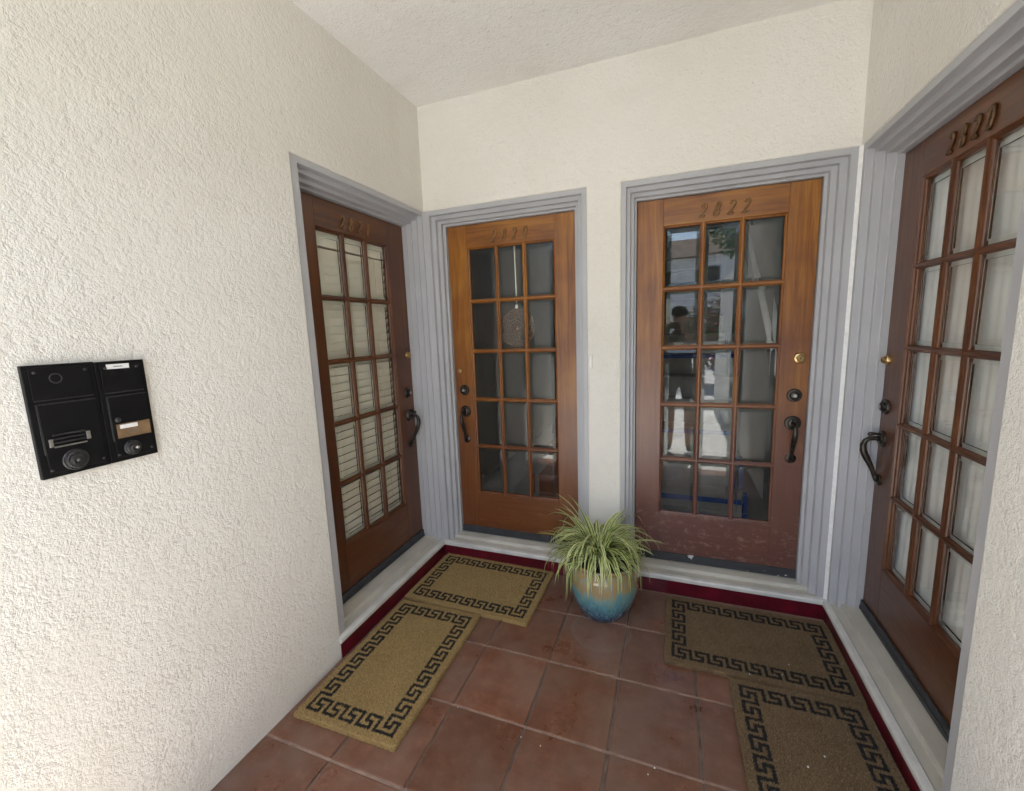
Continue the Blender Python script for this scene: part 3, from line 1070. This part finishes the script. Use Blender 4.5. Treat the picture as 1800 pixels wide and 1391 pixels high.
def leaf_mat():
    m, n, b = mat('striped spider plant leaf')
    uv = N(n, 'ShaderNodeUVMap')
    sep = N(n, 'ShaderNodeSeparateXYZ')
    L(n, uv.outputs[0], sep.inputs[0])
    d = math_(n, 'ABSOLUTE', math_(n, 'SUBTRACT', sep.outputs[0], 0.5))
    f = noise(n, coords(n), 30, 3)
    d2 = math_(n, 'ADD', d, math_(n, 'MULTIPLY_ADD', f, .10, -.05))
    at = N(n, 'ShaderNodeAttribute', attribute_name='shade')
    g = mix(n, at.outputs['Fac'], (0.065, 0.135, 0.010), (0.17, 0.25, 0.025))
    pale = mix(n, at.outputs['Fac'], (0.58, 0.64, 0.24), (0.82, 0.84, 0.48))
    col = mix(n, ramp(n, d2, [(0.17, 0.0), (0.24, 1.0)]), g, pale)
    # brown dry tips
    tip = ramp(n, sep.outputs[1], [(0.93, 0.0), (1.0, 0.9)])
    col = mix(n, tip, col, (0.20, 0.12, 0.05))
    L(n, col, b.inputs['Base Color'])
    b.inputs['Roughness'].default_value = 0.42
    b.inputs['Transmission Weight'].default_value = 0.0
    tr = N(n, 'ShaderNodeBsdfTranslucent')
    L(n, col, tr.inputs[0])
    ms = N(n, 'ShaderNodeMixShader')
    ms.inputs[0].default_value = 0.25
    out = n.nodes['Material Output']
    L(n, b.outputs[0], ms.inputs[1])
    L(n, tr.outputs[0], ms.inputs[2])
    L(n, ms.outputs[0], out.inputs[0])
    return m

def spider_plant():
    r = random.Random(21)
    bm = bmesh.new()
    uvl = bm.loops.layers.uv.new('UVMap')
    col = bm.loops.layers.float_color.new('shade')
    for q in range(215):
        az = r.uniform(0, 2 * PI)
        el = math.radians(max(24, min(89, r.gauss(65, 18))))
        ln = r.uniform(.27, .45) * (1.0 if el > .9 else .92)
        wd = r.uniform(.0125, .0215)
        b0 = .045 * math.sqrt(r.random())
        p = Vector((-.028 + b0 * math.cos(az + r.uniform(-.6, .6)), b0 * math.sin(az + r.uniform(-.6, .6)), .292))
        k = 14
        ds = ln / k
        droop = r.uniform(.20, .36) * (.36 / ln) ** .3
        if r.random() < .09:
            droop *= .38
            ln *= .92
        tw = r.uniform(-.5, .5)
        swirl = r.uniform(-.02, .02)
        shade = r.random()
        prev = None
        e = el
        pts = []
        for i in range(k + 1):
            d = Vector((math.cos(az) * math.cos(e), math.sin(az) * math.cos(e), math.sin(e)))
            pts.append((p.copy(), d))
            p = p + d * ds
            az += swirl
            e -= droop * (0.35 + 1.25 * i / k)
            if e < -1.50:
                e = -1.50
        hit = False
        for i, (p, d) in enumerate(pts):
            # keep leaves outside the pot body
            rr = math.hypot(p.x, p.y)
            if p.z < .325 and i > 4 and rr < .200:
                f = .200 / max(rr, 1e-4)
                p.x *= f; p.y *= f
            if PY + p.y > -.024:
                p.y = -.022 - PY - r.uniform(0, .004)
            if p.z < .02:
                p.z = .02
        for i, (p, d) in enumerate(pts):
            t = i / k
            side = Vector((-math.sin(az), math.cos(az), 0))
            side = (side + Vector((0, 0, tw * t))).normalized()
            hwid = wd * (0.75 + .5 * math.sin(PI * min(1, t * 1.5))) * (1 - t ** 3.2) * .5 + .0004
            up_ = d.cross(side).normalized()
            ring = [bm.verts.new(p - side * hwid), bm.verts.new(p + up_ * -.0016 * (1 - t)), bm.verts.new(p + side * hwid)]
            if prev:
                for a in (0, 1):
                    f = bm.faces.new((prev[a], prev[a + 1], ring[a + 1], ring[a]))
                    f.smooth = True
                    us = (0, .5, 1)
                    vals = [(us[a], (i - 1) / k), (us[a + 1], (i - 1) / k), (us[a + 1], t), (us[a], t)]
                    for lp, uvv in zip(f.loops, vals):
                        lp[uvl].uv = uvv
                        lp[col] = (shade, shade, shade, 1)
            prev = ring
    me = bpy.data.meshes.new('spider_plant')
    bm.to_mesh(me)
    bm.free()
    me.materials.append(leaf_mat())
    o = link('spider_plant', me)
    o.location = (PX, PY, 0)
    thing(o, 'bushy striped green and cream spider plant spilling over the glazed pot', 'plant')
spider_plant()

# ------------------------------------------------------------------ black entry panels on the left wall
def entry_panel(yc, w, zb, h, label, kind):
    """local: x = along the wall (world +y), y = into the wall, z up"""
    root = thing(empty('entry_panel', (0.0, yc - w / 2, zb), PI / 2), label, 'entry panel', 'black entry panels on the stucco')
    mb = MB()
    mb.box((0, -.012, 0), (w, .02, h), 0, .0015)
    mb.build('back_plate', M['black'], root)
    mb = MB()
    zs = h * .665
    # raised upper plate and door with scuffed edges
    mb.box((.010, -.0155, zs + .010), (w - .012, -.0125, h - .006), 0, .001)
    mb.build('upper_plate', M['black'], root)
    mb = MB()
    mb.box((.014, -.0165, .012), (w - .010, -.0125, zs - .004), 0, .0012)
    mb.box((.0115, -.0175, .06), (.0140, -.0125, zs - .004), 1)
    mb.box((.0115, -.0175, zs - .0035), (w - .010, -.0125, zs - .001), 1)
    mb.box((.012, -.0165, zs + .006), (w - .012, -.0125, zs + .0085), 1)
    door = mb.build('cover_door', [M['black'], M['blackedge']], root)
    for (x, z) in ((.02, h - .018), (w - .022, h - .018), (.018, .020), (w - .016, .022)):
        mb = MB()
        mb.lathe([(.0034, .010), (.0034, .0180), (.0022, .0188), (0, .0188)], (x, 0, z), '-y', 0, 12)
        mb.build('screw', M['blackedge'], root)
    if kind == 0:
        mb = MB()
        mb.lathe([(.013, .0150), (.013, .0163), (.0105, .0163), (.0100, .0150)], (.058, 0, h - .035), '-y', 0, 24)
        mb.build('port_ring', M['blackedge'], root)
        mb = MB()
        for i in range(4):
            z = .075 + i * .010
            mb.box((.030, -.0205, z), (.094, -.0165, z + .0035), 1 if i == 0 else 0, .0007)
        mb.build('card_slot', [M['blackedge'], M['steel']], root)
        for xa, xb, za, zb_ in ((.021, .0285, .078, .098), (.0945, .103, .083, .104)):
            mb = MB()
            mb.box((xa, -.0215, za), (xb, -.0168, zb_), 0, .001)
            mb.build('clip', M['steel'], root)
        cx_, cz_, R_ = .066, .036, .027
    else:
        mb = MB()
        mb.box((w * .20, -.0162, h - .021), (w * .66, -.0156, h - .008))
        o = mb.build('name_label', M['paper'], root)
        mb = MB(); mb.box((w * .34, -.0166, h - .0155), (w * .52, -.01622, h - .0135)); mb.build('print', M['ink'], o)
        mb = MB()
        mb.box((.022, -.0175, .066), (w - .012, -.0166, .106))
        crd = mb.build('brown_card', M['card'], root)
        mb = MB(); mb.box((.030, -.0182, .092), (.072, -.01752, .103)); mb.build('name_label', M['paper'], crd)
        mb = MB()
        for (a, z0_, z1_) in ((.052, .076, .086), (.057, .076, .085), (.062, .079, .085), (.067, .077, .086), (.073, .079, .087)):
            mb.tube([(a, -.0178, z0_), (a + .002, -.0178, z1_)], .0007, seg=5)
        mb.build('print', M['ink'], crd)
        mb = MB()
        mb.lathe([(.007, .016), (.007, .019), (.004, .021), (0, .021)], (.028, 0, .118), '-y', 0, 16)
        mb.build('knob', M['blackedge'], root)
        cx_, cz_, R_ = .052, .034, .021
    mb = MB()
    mb.lathe([(R_, .012), (R_, .018), (R_ * .93, .020), (R_ * .86, .019), (R_ * .80, .0235), (R_ * .68, .025), (R_ * .62, .023), (R_ * .55, .030), (R_ * .40, .031), (R_ * .38, .028), (0, .028)],
             (cx_, 0, cz_), '-y', 0, 28)
    lk = mb.build('lock_ring', M['blackedge'], root, auto=30)
    mb = MB()
    mb.lathe([(R_ * .20, .027), (R_ * .20, .034), (0, .035)], (cx_ + (.0 if kind == 0 else .004), 0, cz_), '-y', 0, 16)
    mb.build('push_button', M['blackedge'] if kind == 0 else M['steel'], lk)
entry_panel(-1.8165, .139, 1.205, .283, 'black metal entry panel with a card slot and wide lock ring', 0)
entry_panel(-1.6885, .115, 1.205, .281, 'black metal entry panel with white label and brown card', 1)

# ------------------------------------------------------------------ doorbell by the pier
bell = thing(empty('doorbell', (1.026, 0, 1.343)), 'small white doorbell on the narrow pier between doors', 'doorbell')
mb = MB(); mb.box((-.012, -.010, -.038), (.012, .004, .038), 0, .003); mb.build('plate', M['stucco'], bell)
mb = MB(); mb.box((-.0075, -.0145, -.026), (.0075, -.0095, .028), 0, .002); mb.build('push_button', M['whitepaint'], bell)

# ------------------------------------------------------------------ crumbs of litter
mb = MB()
r = random.Random(5)
spots = [(1.985, -.86), (1.80, -.54), (1.97, -.43), (1.93, -.50), (1.43, -1.07), (1.41, -1.10), (1.03, -1.12), (.95, -1.11), (1.92, -.92), (1.62, -.04), (.66, -1.07)]
for x, y in spots:
    s = r.uniform(.0018, .0042)
    a = r.uniform(0, 6)
    zz = .0245 if x > 1.7 else .002
    vs = []
    for k in range(6):
        an = a + k * PI / 3
        q = s * r.uniform(.6, 1.2)
        vs.append((x + q * math.cos(an), y + q * math.sin(an), zz + r.uniform(0, .002)))
    vs += [(v[0], v[1], v[2] + .0015) for v in vs[:6]]
    mb.add(vs, [tuple(range(6))[::-1], tuple(range(6, 12))] + [(k, (k + 1) % 6, (k + 1) % 6 + 6, k + 6) for k in range(6)])
o = mb.build('litter_flecks', M['paper'])
o['kind'] = 'stuff'
o['label'] = 'white flecks of litter scattered on the mats and tiles'
o['category'] = 'litter'

# ------------------------------------------------------------------ the garden and street behind the camera (seen in the glass)
def leafm(name, a, b_):
    m, n, b = mat(name)
    at = N(n, 'ShaderNodeAttribute', attribute_name='shade')
    L(n, mix(n, at.outputs['Fac'], a, b_), b.inputs['Base Color'])
    b.inputs['Roughness'].default_value = 0.5
    return m
M['leaf'] = leafm('garden leaves', (0.035, 0.075, 0.015), (0.10, 0.16, 0.03))
M['pink'] = leafm('pink bracts', (0.55, 0.04, 0.22), (0.75, 0.14, 0.38))
M['bark'] = plain('bark', (0.12, 0.085, 0.06), 0.9, var=0.2, vs=20, bmp=0.8, bs=40)

def foliage(name, parent, blobs, n, m, seed, size=(.04, .09)):
    r = random.Random(seed)
    bm = bmesh.new()
    col = bm.loops.layers.float_color.new('shade')
    for _ in range(n):
        c, rad = r.choice(blobs)
        d = Vector((r.gauss(0, 1), r.gauss(0, 1), r.gauss(0, 1))).normalized() * (r.random() ** .4)
        p = Vector(c) + Vector((d.x * rad[0], d.y * rad[1], d.z * rad[2]))
        if p.z < .02: continue
        a = Vector((r.gauss(0, 1), r.gauss(0, 1), r.gauss(0, .6))).normalized()
        b_ = a.cross(Vector((r.gauss(0, 1), r.gauss(0, 1), r.gauss(0, 1)))).normalized()
        s = r.uniform(*size)
        f = bm.faces.new([bm.verts.new(p + v) for v in (-a * s, b_ * s * .45, a * s, -b_ * s * .45)])
        sh = r.random()
        for lp in f.loops:
            lp[col] = (sh, sh, sh, 1)
    me = bpy.data.meshes.new(name)
    bm.to_mesh(me); bm.free()
    me.materials.append(m)
    return link(name, me, parent)

def shrub(x, y, h, w, m, seed, label, cat, name, n=5000, bloom=None):
    root = thing(empty(name, (x, y, -.03)), label, cat)
    r = random.Random(seed)
    blobs = [((r.uniform(-w, w), r.uniform(-w * .5, w * .5), h * r.uniform(.3, .85)), (w * .5, w * .5, h * .24)) for _ in range(9)]
    foliage('crown', root, blobs, n, m, seed)
    if bloom:
        foliage('blossoms', root, blobs, 1300, bloom, seed + 1, (.03, .07))
    mb = MB()
    for k in range(5):
        q = blobs[k][0]
        mb.tube([(q[0] * .1, q[1] * .1, 0), (q[0] * .5, q[1] * .5, q[2] * .5), q], [.03, .022, .01], seg=7)
    mb.build('stems', M['bark'], root)
shrub(-.6, -9.5, 1.7, 1.6, M['leaf'], 11, 'green hedge shrub across the walk, seen mirrored in the glass', 'shrub', 'garden_shrub')
shrub(2.9, -9.0, 2.5, 1.0, M['leaf'], 12, 'pink flowering shrub across the walk, seen mirrored in the glass', 'shrub', 'flowering_shrub', 4500, M['pink'])
def tree(x, y, h, seed, label):
    root = thing(empty('street_tree', (x, y, -.03)), label, 'tree')
    r = random.Random(seed)
    mb = MB()
    mb.tube([(0, 0, 0), (.05, .02, h * .25), (-.03, 0, h * .5), (.05, 0, h * .8)], [.16, .13, .10, .03], seg=10)
    blobs = []
    for k in range(8):
        a = k * 2.4
        q = (h * .26 * math.cos(a), h * .26 * math.sin(a), h * r.uniform(.5, .9))
        mb.tube([(0, 0, h * .42), (q[0] * .5, q[1] * .5, q[2] * .85), q], [.07, .045, .015], seg=7)
        blobs.append((q, (h * .17, h * .17, h * .11)))
    mb.build('trunk', M['bark'], root)
    foliage('crown', root, blobs, 6500, M['leaf'], seed, (.07, .14))
tree(-1.3, -13, 5.6, 31, 'leafy street tree left of the pale house, seen mirrored in the glass')
tree(5.5, -16, 7.5, 32, 'leafy street tree behind the pink shrub, seen mirrored in the glass')
hs = thing(empty('street_house', (1.5, -30, -.03)), 'pale two storey house across the street, seen mirrored in the glass', 'house')
mb = MB(); mb.box((-7, -4, 0), (7, 4, 5.6)); mb.build('house_wall', M['whitepaint'], hs)
mb = MB(); mb.add([(-7.5, -4.5, 5.6), (7.5, -4.5, 5.6), (7.5, 4.5, 5.6), (-7.5, 4.5, 5.6), (-7.5, 0, 7.4), (7.5, 0, 7.4)],
                  [(0, 1, 5, 4), (2, 3, 4, 5), (1, 2, 5), (3, 0, 4), (3, 2, 1, 0)]); mb.build('roof', M['bark'], hs)
for x in (-5, -1.7, 1.7, 5):
    for z in (.9, 3.6):
        mb = MB(); mb.box((x - .6, 3.98, z), (x + .6, 4.03, z + 1.3)); mb.build('window', M['blackedge'], hs)

mb = MB(); mb.box((W + .02, -6.6, -.02), (W + .22, YF - .01, 2.3), 0, .01)
thing(mb.build('garden_wall', M['stucco']), 'low cream garden wall running out from the porch, seen mirrored in the glass', 'wall')
# ------------------------------------------------------------------ the photographer (mirrored in the glass)
M['skin'] = plain('skin', (0.50, 0.30, 0.21), 0.5, var=0.05)
M['shirt'] = plain('dark shirt cloth', (0.03, 0.03, 0.035), 0.9, var=0.1)
M['shorts'] = plain('navy shorts cloth', (0.04, 0.045, 0.07), 0.9, var=0.1)
M['shoe'] = plain('dark shoe', (0.03, 0.03, 0.03), 0.6)
def person():
    loc = Vector((1.53, -2.84, 0))
    cc = Vector((1.4619, -2.4255, 1.5305))
    V, Ed, Rd = [], [], []
    def v(p, r, link_=None):
        V.append(tuple(p)); Rd.append(r if hasattr(r, '__len__') else (r, r))
        if link_ is not None:
            Ed.append((link_, len(V) - 1))
        return len(V) - 1
    pel = v((0, 0, .93), (.155, .11))
    wa = v((0, 0, 1.09), (.14, .10), pel)
    ch = v((0, 0, 1.26), (.16, .11), wa)
    uc = v((0, 0, 1.38), (.12, .085), ch)
    nk = v((0, .01, 1.475), .052, uc)
    hb = v((0, .035, 1.55), (.062, .072), nk)
    hm = v((0, .035, 1.63), (.074, .092), hb)
    v((0, .028, 1.705), (.058, .07), hm)
    v((0, .135, 1.615), .013, hm)
    for sx in (-1, 1):
        v((sx * .082, .02, 1.62), .014, hm)
        hip = v((sx * .095, 0, .84), .088, pel)
        kn = v((sx * .105, .02, .49), .056, hip)
        cf = v((sx * .105, -.01, .33), .052, kn)
        an = v((sx * .105, -.025, .10), .036, cf)
        v((sx * .12, .11, .035), (.036, .028), an)
        sh = v((sx * .165, 0, 1.385), .055, uc)
        hand = cc + r2 * (sx * .088) - fwd * .050 - u2 * .035 - loc
        el = v((sx * .25, .14, 1.16), .042, sh)
        wr = v(Vector((sx * .25, .14, 1.16)).lerp(hand, .80), .027, el)
        pm = v(hand, (.036, .020), wr)
        for k in range(4):
            b0 = hand + u2 * (.012 + .018 * k - .01) + r2 * (sx * .010)
            f1 = v(b0 + fwd * .030, .0085, pm)
            f2 = v(b0 + fwd * .042 - r2 * (sx * (.006 + .002 * k)), .0075, f1)
        t1 = v(hand - r2 * (sx * .028) + u2 * .010 + fwd * .008, .010, pm)
        v(hand - r2 * (sx * .046) + u2 * .026 + fwd * .016, .008, t1)
    me = bpy.data.meshes.new('person')
    me.from_pydata(V, Ed, [])
    o = bpy.data.objects.new('person', me)
    C.objects.link(o)
    o.location = loc
    sk = o.modifiers.new('skin', 'SKIN')
    sk.use_smooth_shade = True
    ly = me.skin_vertices[0].data
    for i, r in enumerate(Rd):
        ly[i].radius = r
        ly[i].use_root = (i == 0)
    sb = o.modifiers.new('sub', 'SUBSURF')
    sb.levels = sb.render_levels = 2
    bpy.context.view_layer.update()
    ev = o.evaluated_get(bpy.context.evaluated_depsgraph_get())
    m2 = bpy.data.meshes.new_from_object(ev)
    o.modifiers.clear()
    o.data = m2
    m2.materials.clear()
    for k in ('skin', 'shirt', 'shorts', 'shoe'):
        m2.materials.append(M[k])
    for p in m2.polygons:
        c = p.center
        arm = abs(c.x) > .235 or c.y > .16
        p.material_index = 3 if c.z < .085 else 2 if .52 < c.z < .93 else 1 if (.93 <= c.z < 1.465 and not arm) else 0
        p.use_smooth = True
    m2.name = 'person'
    thing(o, 'person in dark shirt and cap holding a phone, seen mirrored in the stair door', 'person')
    mb = MB()
    mb.lathe([(.088, 0), (.092, .02), (.088, .055), (.070, .088), (.035, .103), (0, .106)], (0, .022, 1.655), 'z', 0, 24)
    mb.box((-.07, .08, 1.652), (.07, .185, 1.66), 0, .003)
    mb.build('cap', M['shirt'], o)
    ph = empty('phone')
    mxx = cam_ob.matrix_world.to_3x3().to_4x4()
    mxx.translation = cc - fwd * .014
    ph.matrix_world = mxx
    mb = MB(); mb.box((-.074, -.036, -.004), (.074, .036, .004), 0, .003); mb.build('phone_case', M['black'], ph)
    thing(ph, 'black phone held sideways by the person taking the picture', 'phone')
person()
